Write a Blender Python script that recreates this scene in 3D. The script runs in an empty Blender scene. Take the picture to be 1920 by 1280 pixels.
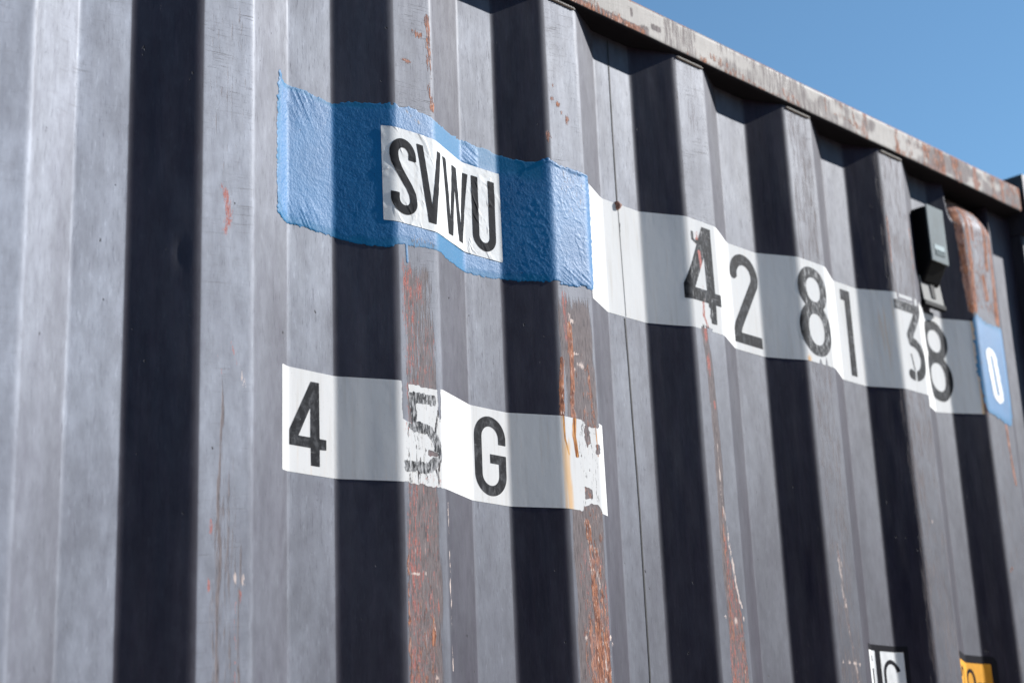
import bpy, math, random
import numpy as np
from mathutils import Vector, Matrix

scn = bpy.context.scene
COL = scn.collection
R = math.radians

# ------------------------------------------------------------------ camera
cam_d = bpy.data.cameras.new("camera")
cam = bpy.data.objects.new("camera", cam_d)
COL.objects.link(cam)
scn.camera = cam
YAW, PITCH, ROLL = 0.7974, 0.2972, -0.0433
fw = Vector((math.sin(YAW) * math.cos(PITCH), math.cos(YAW) * math.cos(PITCH), math.sin(PITCH)))
rt = Vector((math.cos(YAW), -math.sin(YAW), 0.0))
up = rt.cross(fw)
r2 = rt * math.cos(ROLL) + up * math.sin(ROLL)
u2 = up * math.cos(ROLL) - rt * math.sin(ROLL)
M = Matrix((r2, u2, -fw)).transposed().to_4x4()
M.translation = Vector((-1.2418, -1.3988, 1.7035))
cam.matrix_world = M
cam_d.sensor_width = 36.0
cam_d.lens = 3133.87 / 1920 * 36
cam_d.clip_start = 0.05
cam_d.clip_end = 3000
cam_d.dof.use_dof = True
cam_d.dof.focus_distance = 2.06
cam_d.dof.aperture_fstop = 5.0

# ------------------------------------------------------------------ light
SUN = Vector((2.0, -1.0, 1.33)).normalized()
SUN_EL = math.asin(SUN.z)
SUN_AZ = math.atan2(SUN.x, SUN.y)
world = bpy.data.worlds.new("World")
scn.world = world
world.use_nodes = True
wn = world.node_tree
wn.nodes.clear()
wo = wn.nodes.new("ShaderNodeOutputWorld")
bg = wn.nodes.new("ShaderNodeBackground")
sky = wn.nodes.new("ShaderNodeTexSky")
sky.sky_type = 'NISHITA'
sky.sun_disc = False
sky.sun_elevation = SUN_EL
sky.sun_rotation = SUN_AZ
sky.altitude = 200
sky.air_density = 1.0
sky.dust_density = 0.0
sky.ozone_density = 4.0
bg.inputs[1].default_value = 0.075
wb = wn.nodes.new("ShaderNodeMix"); wb.data_type = 'RGBA'; wb.blend_type = 'MULTIPLY'   # white balance of the daylight
wb.inputs[0].default_value = 1.0
wb.inputs[7].default_value = (.86, .985, .93, 1)
wn.links.new(sky.outputs[0], wb.inputs[6])
wn.links.new(wb.outputs[2], bg.inputs[0])
wn.links.new(bg.outputs[0], wo.inputs[0])
sun_d = bpy.data.lights.new("sun", 'SUN')
sun_d.energy = 3.6
sun_d.angle = R(0.5)
sun_d.color = (1.0, 0.98, 0.96)
sun = bpy.data.objects.new("sun", sun_d)
COL.objects.link(sun)
sun.rotation_euler = SUN.to_track_quat('Z', 'Y').to_euler()
sun.location = (6, -6, 8)
scn.view_settings.view_transform = 'Standard'
scn.view_settings.look = 'None'
scn.view_settings.exposure = 1.08
scn.view_settings.gamma = 1.0

# ------------------------------------------------------------------ numpy noise
def _h(ix, iy, seed):
    n = (ix.astype(np.int64) * 374761393 + iy.astype(np.int64) * 668265263 + seed * 1442695041) & 0x7fffffff
    n = ((n ^ (n >> 13)) * 1274126177) & 0x7fffffff
    n = (n ^ (n >> 16)) & 0xffff
    return n / 65535.0

def vn(x, y, seed=0):
    x = np.asarray(x, float); y = np.asarray(y, float)
    ix = np.floor(x); iy = np.floor(y)
    fx = x - ix; fy = y - iy
    fx = fx * fx * fx * (fx * (fx * 6 - 15) + 10); fy = fy * fy * fy * (fy * (fy * 6 - 15) + 10)
    a = _h(ix, iy, seed); b = _h(ix + 1, iy, seed); c = _h(ix, iy + 1, seed); d = _h(ix + 1, iy + 1, seed)
    return (a + (b - a) * fx) * (1 - fy) + (c + (d - c) * fx) * fy

def fbm(x, y, seed=0, o=4):
    s = 0; a = .5; t = 0
    for i in range(o):
        s = s + a * vn(x, y, seed + i * 17); t += a
        x = x * 2.03 + 5.1; y = y * 2.03 + 9.7; a *= .5
    return s / t

def sst(a, b, v):
    t = np.clip((v - a) / (b - a), 0, 1)
    return t * t * (3 - 2 * t)

def band(x, a, b, s):
    return sst(a - s, a + s, x) * (1 - sst(b - s, b + s, x))

# ------------------------------------------------------------------ signed distances
def sd_poly(x, z, pts):
    d = np.full(x.shape, 1e9); s = np.ones(x.shape)
    n = len(pts)
    for i in range(n):
        ax, az = pts[i]; bx, bz = pts[i - 1]
        ex, ez = bx - ax, bz - az
        wx, wz = x - ax, z - az
        t = np.clip((wx * ex + wz * ez) / (ex * ex + ez * ez + 1e-18), 0, 1)
        d = np.minimum(d, (wx - ex * t) ** 2 + (wz - ez * t) ** 2)
        c1 = z >= az; c2 = z < bz; c3 = ex * wz > ez * wx
        s = np.where((c1 & c2 & c3) | (~c1 & ~c2 & ~c3), -s, s)
    return s * np.sqrt(d)

def sd_path(x, z, pts, w, butt0=True, butt1=True):
    d = np.full(x.shape, 1e9)
    n = len(pts)
    for i in range(n - 1):
        ax, az = pts[i]; bx, bz = pts[i + 1]
        ex, ez = bx - ax, bz - az
        L = math.hypot(ex, ez) + 1e-12
        t0 = ((x - ax) * ex + (z - az) * ez) / L / L
        t = np.clip(t0, 0, 1)
        q = np.hypot(x - ax - ex * t, z - az - ez * t) - w / 2
        if i == 0 and butt0: q = np.maximum(q, -t0 * L)
        if i == n - 2 and butt1: q = np.maximum(q, (t0 - 1) * L)
        d = np.minimum(d, q)
    return d

def arc(cx, cz, r, a0, a1, n=20, rz=None):
    rz = rz or r
    return [(cx + r * math.cos(R(a0 + (a1 - a0) * i / n)), cz + rz * math.sin(R(a0 + (a1 - a0) * i / n))) for i in range(n + 1)]

def ell(x, z, cx, cz, rx, rz, p=2.0):
    return ((np.abs((x - cx) / rx) ** p + np.abs((z - cz) / rz) ** p) ** (1 / p) - 1) * min(rx, rz)

# ------------------------------------------------------------------ corrugation profile
D = 0.0316
CORN = []   # (x, y)
meas = {-2: (-0.552, -0.4808, -0.4136), -1: (-0.2797, -0.2082, -0.1370), 0: (0.0008, 0.0678, 0.1435),
        1: (0.2776, 0.3458, 0.4143), 2: (0.5623, 0.6314, 0.6991), 3: (0.8382, 0.9105, 0.9792),
        4: (1.1112, 1.1840, 1.2550), 5: (1.3772, 1.4635, 1.5313)}
IR = {-2: -0.3468, -1: -0.0690, 0: 0.2087, 1: 0.4945, 2: 0.7705, 3: 1.0450, 4: 1.3095}
X_END = 1.640
X_FAR = -10.45
for k in range(-37, 6):
    if k in meas: cl, cr, il = meas[k]
    else:
        cl = -0.552 + (k + 2) * 0.278; cr = cl + .0717; il = cr + .068
    if k in IR: ir = IR[k]
    else: ir = cl + .278 - .068
    CORN += [(cl, 0.), (cr, 0.), (il, D)]
    if k < 5: CORN.append((ir, D))
CORN = [(X_FAR, D)] + [c for c in CORN if c[0] > X_FAR + .15]
if CORN[1][1] == D: CORN.pop(1)
if CORN[1][1] == 0 and CORN[2][1] == D: CORN.pop(1)
CORN.append((X_END, D))
CX = np.array([c[0] for c in CORN]); CY = np.array([c[1] for c in CORN])
SL = np.diff(CY) / np.diff(CX)

def prof(x):
    """wall depth and its slope at x, creases rounded"""
    x = np.asarray(x, float)
    y = np.interp(x, CX, CY)
    i = np.clip(np.searchsorted(CX, x, side='right') - 1, 0, len(SL) - 1)
    dy = SL[i].copy()
    for s in (0, 1):
        j = i + s
        ok = (j > 0) & (j < len(SL))
        jj = np.clip(j, 1, len(SL) - 1)
        L = np.where(CY[jj] < D / 2, .0058, .0036)
        m1 = SL[jj - 1]; m2 = SL[jj]
        t = x - CX[jj] + L
        ins = ok & (t > 0) & (t < 2 * L)
        yb = CY[jj] + m1 * (x - CX[jj]) + (m2 - m1) * t * t / (4 * L)
        y = np.where(ins, yb, y); dy = np.where(ins, m1 + (m2 - m1) * t / (2 * L), dy)
    return y, dy

Z_TOP = 2.8365

def surf(x, z):
    """depth of the dented, slightly wavy wall"""
    y, dy = prof(x)
    # slight opening of the corrugation where the sheet is welded to the rail
    k = 1 - 0.03 * sst(2.55, 2.83, z) ** 1.5
    k = k + 0.02 * sst(2.4, 2.0, z)
    y = y * k; dy = dy * k
    # pressed-in head of the end corrugation
    f = sst(1.34, 1.36, x) * (1 - sst(1.49, 1.52, x))
    yb = 0.046 * np.clip((z - 2.758 + 26 * np.clip(np.abs(x - 1.4225) - .020, 0, 1) ** 2 * 0.5) / .074, 0, 2) ** 2 * f
    w = yb > y
    y = np.where(w, yb, y); dy = np.where(w, 0, dy)
    # dent in the shaded web
    g = np.exp(-((x + .296) / .006) ** 2 - ((z - 2.325) / .016) ** 2)
    y = y + .0008 * g
    y = y + .0009 * (fbm(x * 9, z * 2.2, 5, 3) - .5) + .0002 * (vn(x * 60, z * 14, 9) - .5)
    return y, dy

def place(x, z, off):
    y, dy = surf(x, z)
    n = np.sqrt(1 + dy * dy)
    return np.stack([x + off * dy / n, y - off / n, z], -1)

# ------------------------------------------------------------------ object helpers
def link_mesh(name, V, F, mat, parent=None, smooth=True, attr=None, gloss=None, pale=None):
    me = bpy.data.meshes.new(name)
    me.from_pydata(V if isinstance(V, list) else V.tolist(), [], F)
    me.update()
    if attr is not None:
        a = me.color_attributes.new("wear", 'FLOAT_COLOR', 'POINT')
        a.data.foreach_set("color", np.ascontiguousarray(attr, dtype=np.float32).ravel())
    if gloss is not None:
        a = me.attributes.new("gloss", 'FLOAT', 'POINT')
        a.data.foreach_set("value", np.ascontiguousarray(gloss, dtype=np.float32))
    if pale is not None:
        a = me.attributes.new("pale", 'FLOAT', 'POINT')
        a.data.foreach_set("value", np.ascontiguousarray(pale, dtype=np.float32))
    if smooth:
        me.polygons.foreach_set("use_smooth", [True] * len(me.polygons))
    o = bpy.data.objects.new(name, me)
    COL.objects.link(o)
    if mat: me.materials.append(mat)
    if parent: o.parent = parent
    return o

def grid_faces(nx, nz):
    i, j = np.meshgrid(np.arange(nx - 1), np.arange(nz - 1), indexing='ij')
    a = i * nz + j
    return np.stack([a, a + nz, a + nz + 1, a + 1], -1).reshape(-1, 4).tolist()

def region(f, x0, x1, z0, z1, step, zstep=None):
    """marching squares: fills f<0; returns x, z of the vertices and the faces"""
    zstep = zstep or step
    xs = np.arange(x0 - step, x1 + 2 * step, step); zs = np.arange(z0 - zstep, z1 + 2 * zstep, zstep)
    X, Z = np.meshgrid(xs, zs, indexing='ij')
    Fv = f(X, Z)
    Fv[0, :] = np.maximum(Fv[0, :], 1e-5); Fv[-1, :] = np.maximum(Fv[-1, :], 1e-5)
    Fv[:, 0] = np.maximum(Fv[:, 0], 1e-5); Fv[:, -1] = np.maximum(Fv[:, -1], 1e-5)
    nx, nz = X.shape
    I = Fv < 0
    gid = np.arange(nx * nz).reshape(nx, nz)
    def cross(A, B, xa, xb, za, zb):
        t = A / (A - B + 1e-30); t = np.clip(np.nan_to_num(t, nan=.5), .02, .98)
        return xa + (xb - xa) * t, za + (zb - za) * t
    hx, hz = cross(Fv[:-1], Fv[1:], X[:-1], X[1:], Z[:-1], Z[1:])
    vx, vz = cross(Fv[:, :-1], Fv[:, 1:], X[:, :-1], X[:, 1:], Z[:, :-1], Z[:, 1:])
    b0 = nx * nz; hid = b0 + np.arange(hx.size).reshape(hx.shape)
    b1 = b0 + hx.size; vid = b1 + np.arange(vx.size).reshape(vx.shape)
    PX = np.concatenate([X.ravel(), hx.ravel(), vx.ravel()]); PZ = np.concatenate([Z.ravel(), hz.ravel(), vz.ravel()])
    A, B, C, E = gid[:-1, :-1], gid[1:, :-1], gid[1:, 1:], gid[:-1, 1:]
    e0, e1, e2, e3 = hid[:, :-1], vid[1:, :], hid[:, 1:], vid[:-1, :]
    case = I[:-1, :-1] * 1 + I[1:, :-1] * 2 + I[1:, 1:] * 4 + I[:-1, 1:] * 8
    T = {1: [(A, e0, e3)], 2: [(B, e1, e0)], 3: [(A, B, e1, e3)], 4: [(C, e2, e1)], 5: [(A, e0, e3), (C, e2, e1)],
         6: [(B, C, e2, e0)], 7: [(A, B, C, e2, e3)], 8: [(E, e3, e2)], 9: [(A, e0, e2, E)], 10: [(B, e1, e0), (E, e3, e2)],
         11: [(A, B, e1, e2, E)], 12: [(C, E, e3, e1)], 13: [(A, e0, e1, C, E)], 14: [(B, C, E, e3, e0)], 15: [(A, B, C, E)]}
    faces = []
    for c, polys in T.items():
        m = case == c
        if not m.any(): continue
        for p in polys:
            faces += np.stack([q[m] for q in p], -1).tolist()
    used = np.zeros(PX.size, bool)
    for fc in faces:
        used[fc] = True
    new = np.cumsum(used) - 1
    faces = [[int(new[v]) for v in fc] for fc in faces]
    return PX[used], PZ[used], faces

def decal(name, f, box, mat, parent, off, step=.0012, attr=None, zstep=None):
    x, z, F = region(f, *box, step, zstep)
    o = off(x, z) if callable(off) else off
    V = place(x, z, o)
    return link_mesh(name, V, F, mat, parent, True, attr(x, z) if attr else None)

def box_mesh(x0, x1, y0, y1, z0, z1):
    V = [(x0, y0, z0), (x1, y0, z0), (x1, y1, z0), (x0, y1, z0), (x0, y0, z1), (x1, y0, z1), (x1, y1, z1), (x0, y1, z1)]
    F = [(0, 3, 2, 1), (4, 5, 6, 7), (0, 1, 5, 4), (1, 2, 6, 5), (2, 3, 7, 6), (3, 0, 4, 7)]
    return V, F

def bevel(o, w, seg=3):
    m = o.modifiers.new("bevel", 'BEVEL'); m.width = w; m.segments = seg; m.limit_method = 'ANGLE'
    return o

# ------------------------------------------------------------------ materials
class NT:
    def __init__(s, name):
        s.m = bpy.data.materials.new(name); s.m.use_nodes = True
        s.t = s.m.node_tree; s.n = s.t.nodes
        s.b = s.n["Principled BSDF"]
    def lk(s, a, b): s.t.links.new(a, b)
    def val(s, v, sock):
        if hasattr(v, 'is_linked') or hasattr(v, 'links'): s.lk(v, sock)
        else: sock.default_value = v
    def coord(s, sx, sy, sz, rot=(0, 0, 0)):
        tc = s.n.new("ShaderNodeTexCoord"); mp = s.n.new("ShaderNodeMapping")
        mp.inputs['Scale'].default_value = (sx, sy, sz); mp.inputs['Rotation'].default_value = rot
        # rotate first, then scale: two mapping nodes
        if rot != (0, 0, 0):
            m0 = s.n.new("ShaderNodeMapping"); m0.inputs['Rotation'].default_value = rot
            s.lk(tc.outputs['Object'], m0.inputs[0]); mp.inputs['Rotation'].default_value = (0, 0, 0)
            s.lk(m0.outputs[0], mp.inputs[0])
        else: s.lk(tc.outputs['Object'], mp.inputs[0])
        return mp.outputs[0]
    def noise(s, vec, scale=1., detail=4, rough=.6, dist=0.):
        n = s.n.new("ShaderNodeTexNoise"); n.inputs['Scale'].default_value = scale
        n.inputs['Detail'].default_value = detail; n.inputs['Roughness'].default_value = rough
        n.inputs['Distortion'].default_value = dist
        s.lk(vec, n.inputs['Vector']); return n.outputs[0]
    def math(s, op, a, b=0., c=0., clamp=False):
        n = s.n.new("ShaderNodeMath"); n.operation = op; n.use_clamp = clamp
        s.val(a, n.inputs[0]); s.val(b, n.inputs[1]); s.val(c, n.inputs[2]); return n.outputs[0]
    def ramp(s, v, a, b, o0=0., o1=1.):
        n = s.n.new("ShaderNodeMapRange"); n.interpolation_type = 'SMOOTHSTEP'
        s.val(v, n.inputs[0]); n.inputs[1].default_value = a; n.inputs[2].default_value = b
        n.inputs[3].default_value = o0; n.inputs[4].default_value = o1; return n.outputs[0]
    def mix(s, f, a, b):
        n = s.n.new("ShaderNodeMix"); n.data_type = 'RGBA'
        s.val(f, n.inputs[0])
        for v, k in ((a, 6), (b, 7)):
            if isinstance(v, tuple): n.inputs[k].default_value = v + (1,)
            else: s.lk(v, n.inputs[k])
        return n.outputs[2]
    def mixf(s, f, a, b):
        n = s.n.new("ShaderNodeMix"); n.data_type = 'FLOAT'
        s.val(f, n.inputs[0]); s.val(a, n.inputs[2]); s.val(b, n.inputs[3]); return n.outputs[0]
    def attr(s):
        a = s.n.new("ShaderNodeAttribute"); a.attribute_name = "wear"
        sp = s.n.new("ShaderNodeSeparateColor"); s.lk(a.outputs['Color'], sp.inputs[0])
        return sp.outputs[0], sp.outputs[1], sp.outputs[2], a.outputs['Alpha']
    def bump(s, h, dist, strength=1., nrm=None):
        n = s.n.new("ShaderNodeBump"); n.inputs['Distance'].default_value = dist; n.inputs['Strength'].default_value = strength
        s.lk(h, n.inputs['Height'])
        if nrm: s.lk(nrm, n.inputs['Normal'])
        return n.outputs[0]
    def set(s, k, v): s.val(v if not (isinstance(v, tuple) and len(v) == 3) else v + (1,), s.b.inputs[k])

def thresh(t, env, noise, soft=.06):
    # env 0..1 grows the part of the noise that shows
    lo = t.math('SUBTRACT', 1.0, env)
    d = t.math('SUBTRACT', noise, t.math('MULTIPLY_ADD', lo, .62, .24))
    return t.ramp(d, -soft, soft)

def mat_steel(name, c1, c2, rough=.5, rail=False):
    t = NT(name)
    wear, rust, prim, chip = t.attr()
    vs = t.coord(200, 60, 17); vs2 = t.coord(900, 300, 60); cl = t.coord(7, 7, 3.5); fine = t.coord(420, 420, 420)
    n_str = t.noise(vs, 1, 3, .6); n_str2 = t.noise(vs2, 1, 3, .6); n_cl = t.noise(cl, 1, 3, .55); n_f = t.noise(fine, 1, 2, .5)
    # base paint: chalked dark navy, cloudy, faint vertical run marks
    base = t.mix(t.ramp(n_cl, .3, .7), c1, c2)
    sm = t.ramp(n_str, .42, .72)
    base = t.mix(t.math('MULTIPLY', t.ramp(t.noise(t.coord(22, 22, 5), 1, 5, .65, .5), .48, .72), .7), base, tuple(v * 1.2 + .010 for v in c2))
    base = t.mix(t.math('MULTIPLY', sm, .35), base, tuple(v * 1.9 + .006 for v in c2))
    dk = t.ramp(n_str2, .58, .70)
    rgh = t.math('MULTIPLY_ADD', n_cl, .14, rough - .07)
    rgh = t.math('MULTIPLY_ADD', n_str, .08, t.math('SUBTRACT', rgh, .04))
    rgh = t.math('MULTIPLY_ADD', dk, .10, rgh)
    spec = t.math('SUBTRACT', .28 if rail else .78, t.math('MULTIPLY', dk, .07))
    # hairline scratches running nearly level, only where the crest is rubbed (chip channel)
    hs = t.coord(16, 60, 520, (0, R(9), 0)); n_h = t.noise(hs, 1, 3, .65, .3)
    hs2 = t.coord(40, 60, 900, (0, R(4), 0)); n_h2 = t.noise(hs2, 1, 2, .6, .2)
    hm = t.math('MULTIPLY', t.math('MAXIMUM', t.ramp(n_h, .60, .68), t.math('MULTIPLY', t.ramp(n_h2, .60, .70), .7)), t.math('MULTIPLY', chip, t.ramp(t.noise(t.coord(9, 9, 14), 1, 3, .6), .38, .62, .25, 1.15)), clamp=True)
    col = t.mix(t.math('MULTIPLY', hm, .6), base, (.055, .045, .04))
    spec = t.mixf(t.math('MULTIPLY', hm, .75), spec, .2)
    # pits
    pit = t.ramp(t.noise(t.coord(130, 130, 90), 1, 2, .5),   .752, .775)
    col = t.mix(pit, col, (.03, .028, .03)); spec = t.mixf(pit, spec, .1)
    # worn brown-grey film
    ws = t.noise(t.coord(330, 120, 22), 1, 5, .7, .4)
    wm = thresh(t, wear, ws, .09)
    wcol = t.mix(t.ramp(n_str2, .35, .65), (.110, .086, .083), (.195, .160, .155))
    wcol = t.mix(t.ramp(t.noise(t.coord(500, 200, 40), 1, 3, .6), .56, .62), wcol, (.075, .06, .06))
    col = t.mix(wm, col, wcol); rgh = t.mixf(wm, rgh, .78); spec = t.mixf(wm, spec, .22)
    pl = thresh(t, t.math('MULTIPLY_ADD', rust, .22, t.math('MULTIPLY', wear, .30)), t.noise(t.coord(380, 240, 34), 1, 5, .7, .5), .03)
    if not rail: col = t.mix(pl, col, (.36, .29, .275))
    # red lead primer showing through in thin flecks
    ps = t.noise(t.coord(460, 260, 60), 1, 4, .66, 1.1)
    pm = thresh(t, prim, ps, .03)
    pcol = t.mix(t.ramp(n_f, .35, .65), (.29, .080, .064), (.42, .165, .135))
    col = t.mix(pm, col, pcol); rgh = t.mixf(pm, rgh, .8); spec = t.mixf(pm, spec, .2)
    # bright scraped undercoat
    if not rail:
        pa = t.n.new("ShaderNodeAttribute"); pa.attribute_name = "pale"
        pa_m = thresh(t, pa.outputs['Fac'], t.noise(t.coord(420, 260, 75), 1, 4, .7, .6), .03)
        col = t.mix(pa_m, col, t.mix(n_f, (.44, .32, .27), (.76, .66, .60))); rgh = t.mixf(pa_m, rgh, .8); spec = t.mixf(pa_m, spec, .15)
    # rust
    rs = t.noise(t.coord(300, 200, 60), 1, 5, .68, .6)
    rm = thresh(t, rust, rs, .05)
    pk = t.ramp(t.noise(t.coord(60, 60, 30), 1, 3, .6), .45, .6)
    rcol = t.mix(t.ramp(t.noise(t.coord(260, 160, 70), 1, 4, .7), .4, .62), (.14, .056, .038), (.48, .205, .112))
    rcol = t.mix(t.ramp(t.noise(t.coord(380, 200, 90), 1, 3, .6), .60, .66), rcol, (.70, .52, .43))
    rcol = t.mix(t.math('MULTIPLY', pk, .5), rcol, (.40, .235, .195))
    col = t.mix(rm, col, rcol); rgh = t.mixf(rm, rgh, .88); spec = t.mixf(rm, spec, .15)
    if not rail:
        mo = t.noise(t.coord(70, 70, 34), 1, 4, .62, .2); mo2 = t.noise(t.coord(16, 16, 5.5), 1, 4, .6, .4); mo3 = t.noise(t.coord(330, 330, 60), 1, 3, .6)
        mm = t.math('MULTIPLY', t.ramp(mo, .28, .72, .87, 1.13), t.ramp(mo2, .3, .7, .84, 1.16))
        mm = t.math('MULTIPLY', mm, t.ramp(mo3, .60, .70, 1.0, 1.22))
        spec = t.math('MULTIPLY', spec, mm)
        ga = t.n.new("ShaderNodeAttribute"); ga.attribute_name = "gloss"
        spec = t.math('MULTIPLY', spec, ga.outputs['Fac'])  # painted sheen gain multiplies the specular level
        t.b.inputs['Specular Tint'].default_value = (.872, .948, 1.085, 1)
    t.set('Base Color', col); t.set('Roughness', rgh); t.set('Specular IOR Level', spec)
    t.set("IOR", 1.62)
    t.set('Coat Weight', t.math('MULTIPLY', t.math('SUBTRACT', 1, t.math('MAXIMUM', wm, rm)), .02)); t.set('Coat Roughness', .24)
    h = t.math('ADD', t.math('MULTIPLY', n_str, .16), t.math('MULTIPLY', n_f, .10))
    h = t.math('SUBTRACT', h, t.math('MULTIPLY', hm, .35))
    h = t.math('ADD', h, t.math('MULTIPLY', rm, t.math('MULTIPLY', rs, 2.4)))
    h = t.math('SUBTRACT', h, t.math('MULTIPLY', wm, .35))
    h = t.math('SUBTRACT', h, t.math('MULTIPLY', pit, .8))
    t.set('Normal', t.bump(h, .0004, .8))
    return t.m

MAT_WALL = mat_steel("navy_container_paint", (.0085, .0034, .0105), (.0135, .0080, .0175), .66)
MAT_RAIL = mat_steel("grey_rail_paint", (.178, .158, .140), (.215, .196, .176), .66, True)
MAT_DARK = mat_steel("dark_post_paint", (.012, .012, .020), (.018, .018, .028), .5, True)

def mat_white(name, c=(.69, .69, .68), rough=1.0, worn=True, wrinkle=False):
    t = NT(name)
    col = c
    n_d = t.noise(t.coord(30, 30, 8), 1, 4, .6)
    n_e = t.noise(t.coord(150, 60, 7), 1, 4, .6); n_g = t.noise(t.coord(900, 900, 500), 1, 2, .5)
    col = t.mix(t.math('MULTIPLY', t.ramp(n_d, .45, .8), .20), c, (.52, .50, .46))
    col = t.mix(t.math('MULTIPLY', t.ramp(n_e, .50, .72), .34), col, (.50, .47, .42))
    col = t.mix(t.math('MULTIPLY', t.ramp(n_g, .70, .74), .5), col, (.25, .23, .21))
    if worn:
        wear, rust, prim, chip = t.attr()
        cs = t.noise(t.coord(430, 200, 70), 1, 4, .66, .8)
        cm = thresh(t, chip, cs, .03)
        col = t.mix(cm, col, (.075, .07, .075))
        pm = thresh(t, prim, t.noise(t.coord(500, 300, 160), 1, 3, .62, .9), .03)
        col = t.mix(pm, col, (.46, .20, .17))
        rs = t.noise(t.coord(300, 200, 24), 1, 4, .65, .4)
        rm = thresh(t, rust, rs, .16)
        rcol = t.mix(t.ramp(t.noise(t.coord(420, 160, 40), 1, 3, .6), .42, .6), (.20, .07, .03), (.62, .30, .10))
        col = t.mix(rm, col, rcol)
        st = thresh(t, wear, t.noise(t.coord(240, 100, 12), 1, 4, .6), .3)
        col = t.mix(t.math('MULTIPLY', st, .75), col, (.72, .42, .16))
        t.set('Roughness', t.mixf(t.math('MAXIMUM', cm, rm), rough, .75))
        t.set('Normal', t.bump(t.math('SUBTRACT', t.noise(t.coord(120, 120, 60), 1, 3, .5), t.math('MULTIPLY', cm, 1.5)), .0003, .5))
    else:
        t.set('Roughness', rough)
        if wrinkle:
            h = t.math('ADD', t.ramp(t.noise(t.coord(52, 30, 26, (0, R(28), 0)), 1, 1.5, .5, 1.2), .55, .8), t.math('MULTIPLY', t.noise(t.coord(160, 160, 160), 1, 2, .5), .12))
            t.set('Normal', t.bump(h, .0012, .8))
    t.set('Base Color', col); t.set('Specular IOR Level', .04)
    return t.m

MAT_WHITE = mat_white("white_marking_film")
MAT_STICKER = mat_white("white_vinyl_sticker", (.70, .71, .705), .85, False, True)

def mat_black(name, amount=.5, gloss=.42, wrinkle=False):
    t = NT(name)
    wear, rust, prim, chip = t.attr()
    a = t.noise(t.coord(340, 200, 80), 1, 5, .70, .6)
    b = t.noise(t.coord(90, 60, 60), 1, 4, .7, .6)
    base = t.mix(t.math('MULTIPLY', t.ramp(b, .42, .72), amount), (.010, .011, .014), (.15, .155, .165))
    m = thresh(t, wear, a, .13)
    col = t.mix(m, base, (.56, .56, .56))
    hs = t.ramp(t.noise(t.coord(25, 40, 420), 1, 3, .6, .3), .66, .70)
    col = t.mix(t.math('MULTIPLY', hs, t.math('MULTIPLY', amount, .8)), col, (.42, .42, .42))
    pm = thresh(t, prim, t.noise(t.coord(500, 300, 160), 1, 3, .62, .9), .03)
    col = t.mix(pm, col, (.46, .17, .15))
    t.set('Base Color', col); t.set('Roughness', t.math('MULTIPLY_ADD', b, .25, gloss + .1)); t.set('Specular IOR Level', .06)
    if wrinkle:
        h = t.ramp(t.noise(t.coord(52, 30, 26, (0, R(28), 0)), 1, 1.5, .5, 1.2), .55, .8)
        t.set('Normal', t.bump(h, .0012, .8))
    return t.m

MAT_GLYPH = mat_black("worn_black_film", .55)
MAT_GLYPH_NEW = mat_black("fresh_black_vinyl", .12, .5, True)

def mat_blue(name, light=0.):
    t = NT(name)
    thin, stroke, prim, chip = t.attr()
    c = t.mix(t.ramp(t.noise(t.coord(14, 14, 9), 1, 3, .6), .35, .65), (.000, .108, .278), (.001, .132, .325))
    c = t.mix(t.math('MULTIPLY', thin, .75), c, (.002, .135, .27))
    if light: c = t.mix(light, c, (.20, .44, .72))
    pit = t.ramp(t.noise(t.coord(240, 240, 200), 1, 2, .5), .73, .76)
    c = t.mix(t.math('MULTIPLY', pit, t.math('SUBTRACT', 1, thin)), c, (.004, .04, .15))
    cr = thresh(t, chip, t.noise(t.coord(420, 240, 110), 1, 3, .6, .8), .03)
    c = t.mix(cr, c, (.05, .06, .09))
    t.set('Base Color', c)
    op = t.noise(t.coord(360, 360, 320), 1, 3, .55)
    st = t.noise(t.coord(60, 60, 560, (0, R(58), 0)), 1, 3, .6, .8)
    sb = t.noise(t.coord(420, 60, 46, (0, R(8), 0)), 1, 3, .6, .4)
    h = t.math('MULTIPLY', op, t.math('MULTIPLY_ADD', thin, -.75, 1.))
    h = t.math('ADD', h, t.math('MULTIPLY', t.math('MULTIPLY', st, stroke), 1.6))
    h = t.math('ADD', h, t.math('MULTIPLY', sb, t.math('MULTIPLY', thin, .3)))
    t.set('Roughness', t.math('MULTIPLY_ADD', op, .16, .46)); t.set('Specular IOR Level', t.math('MULTIPLY_ADD', thin, -.18, .37))
    t.set('Normal', t.bump(h, .0005, .8))
    return t.m

MAT_BLUE = mat_blue("thick_blue_brush_paint")
MAT_BLUE2 = mat_blue("faded_blue_paint", .12)

def mat_simple(name, c, rough=.5, bump=0., bs=400, spec=.5, metal=0.):
    t = NT(name)
    n = t.noise(t.coord(bs, bs, bs), 1, 3, .6)
    n2 = t.noise(t.coord(bs / 12, bs / 12, bs / 20), 1, 3, .6)
    t.set('Base Color', t.mix(t.ramp(n2, .3, .7), tuple(v * .85 for v in c), tuple(min(v * 1.12, .95) for v in c)))
    t.set('Roughness', t.math('MULTIPLY_ADD', n2, .15, rough - .07)); t.set('Specular IOR Level', spec); t.set('Metallic', metal)
    if bump: t.set('Normal', t.bump(n, bump, .7))
    return t.m

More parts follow.
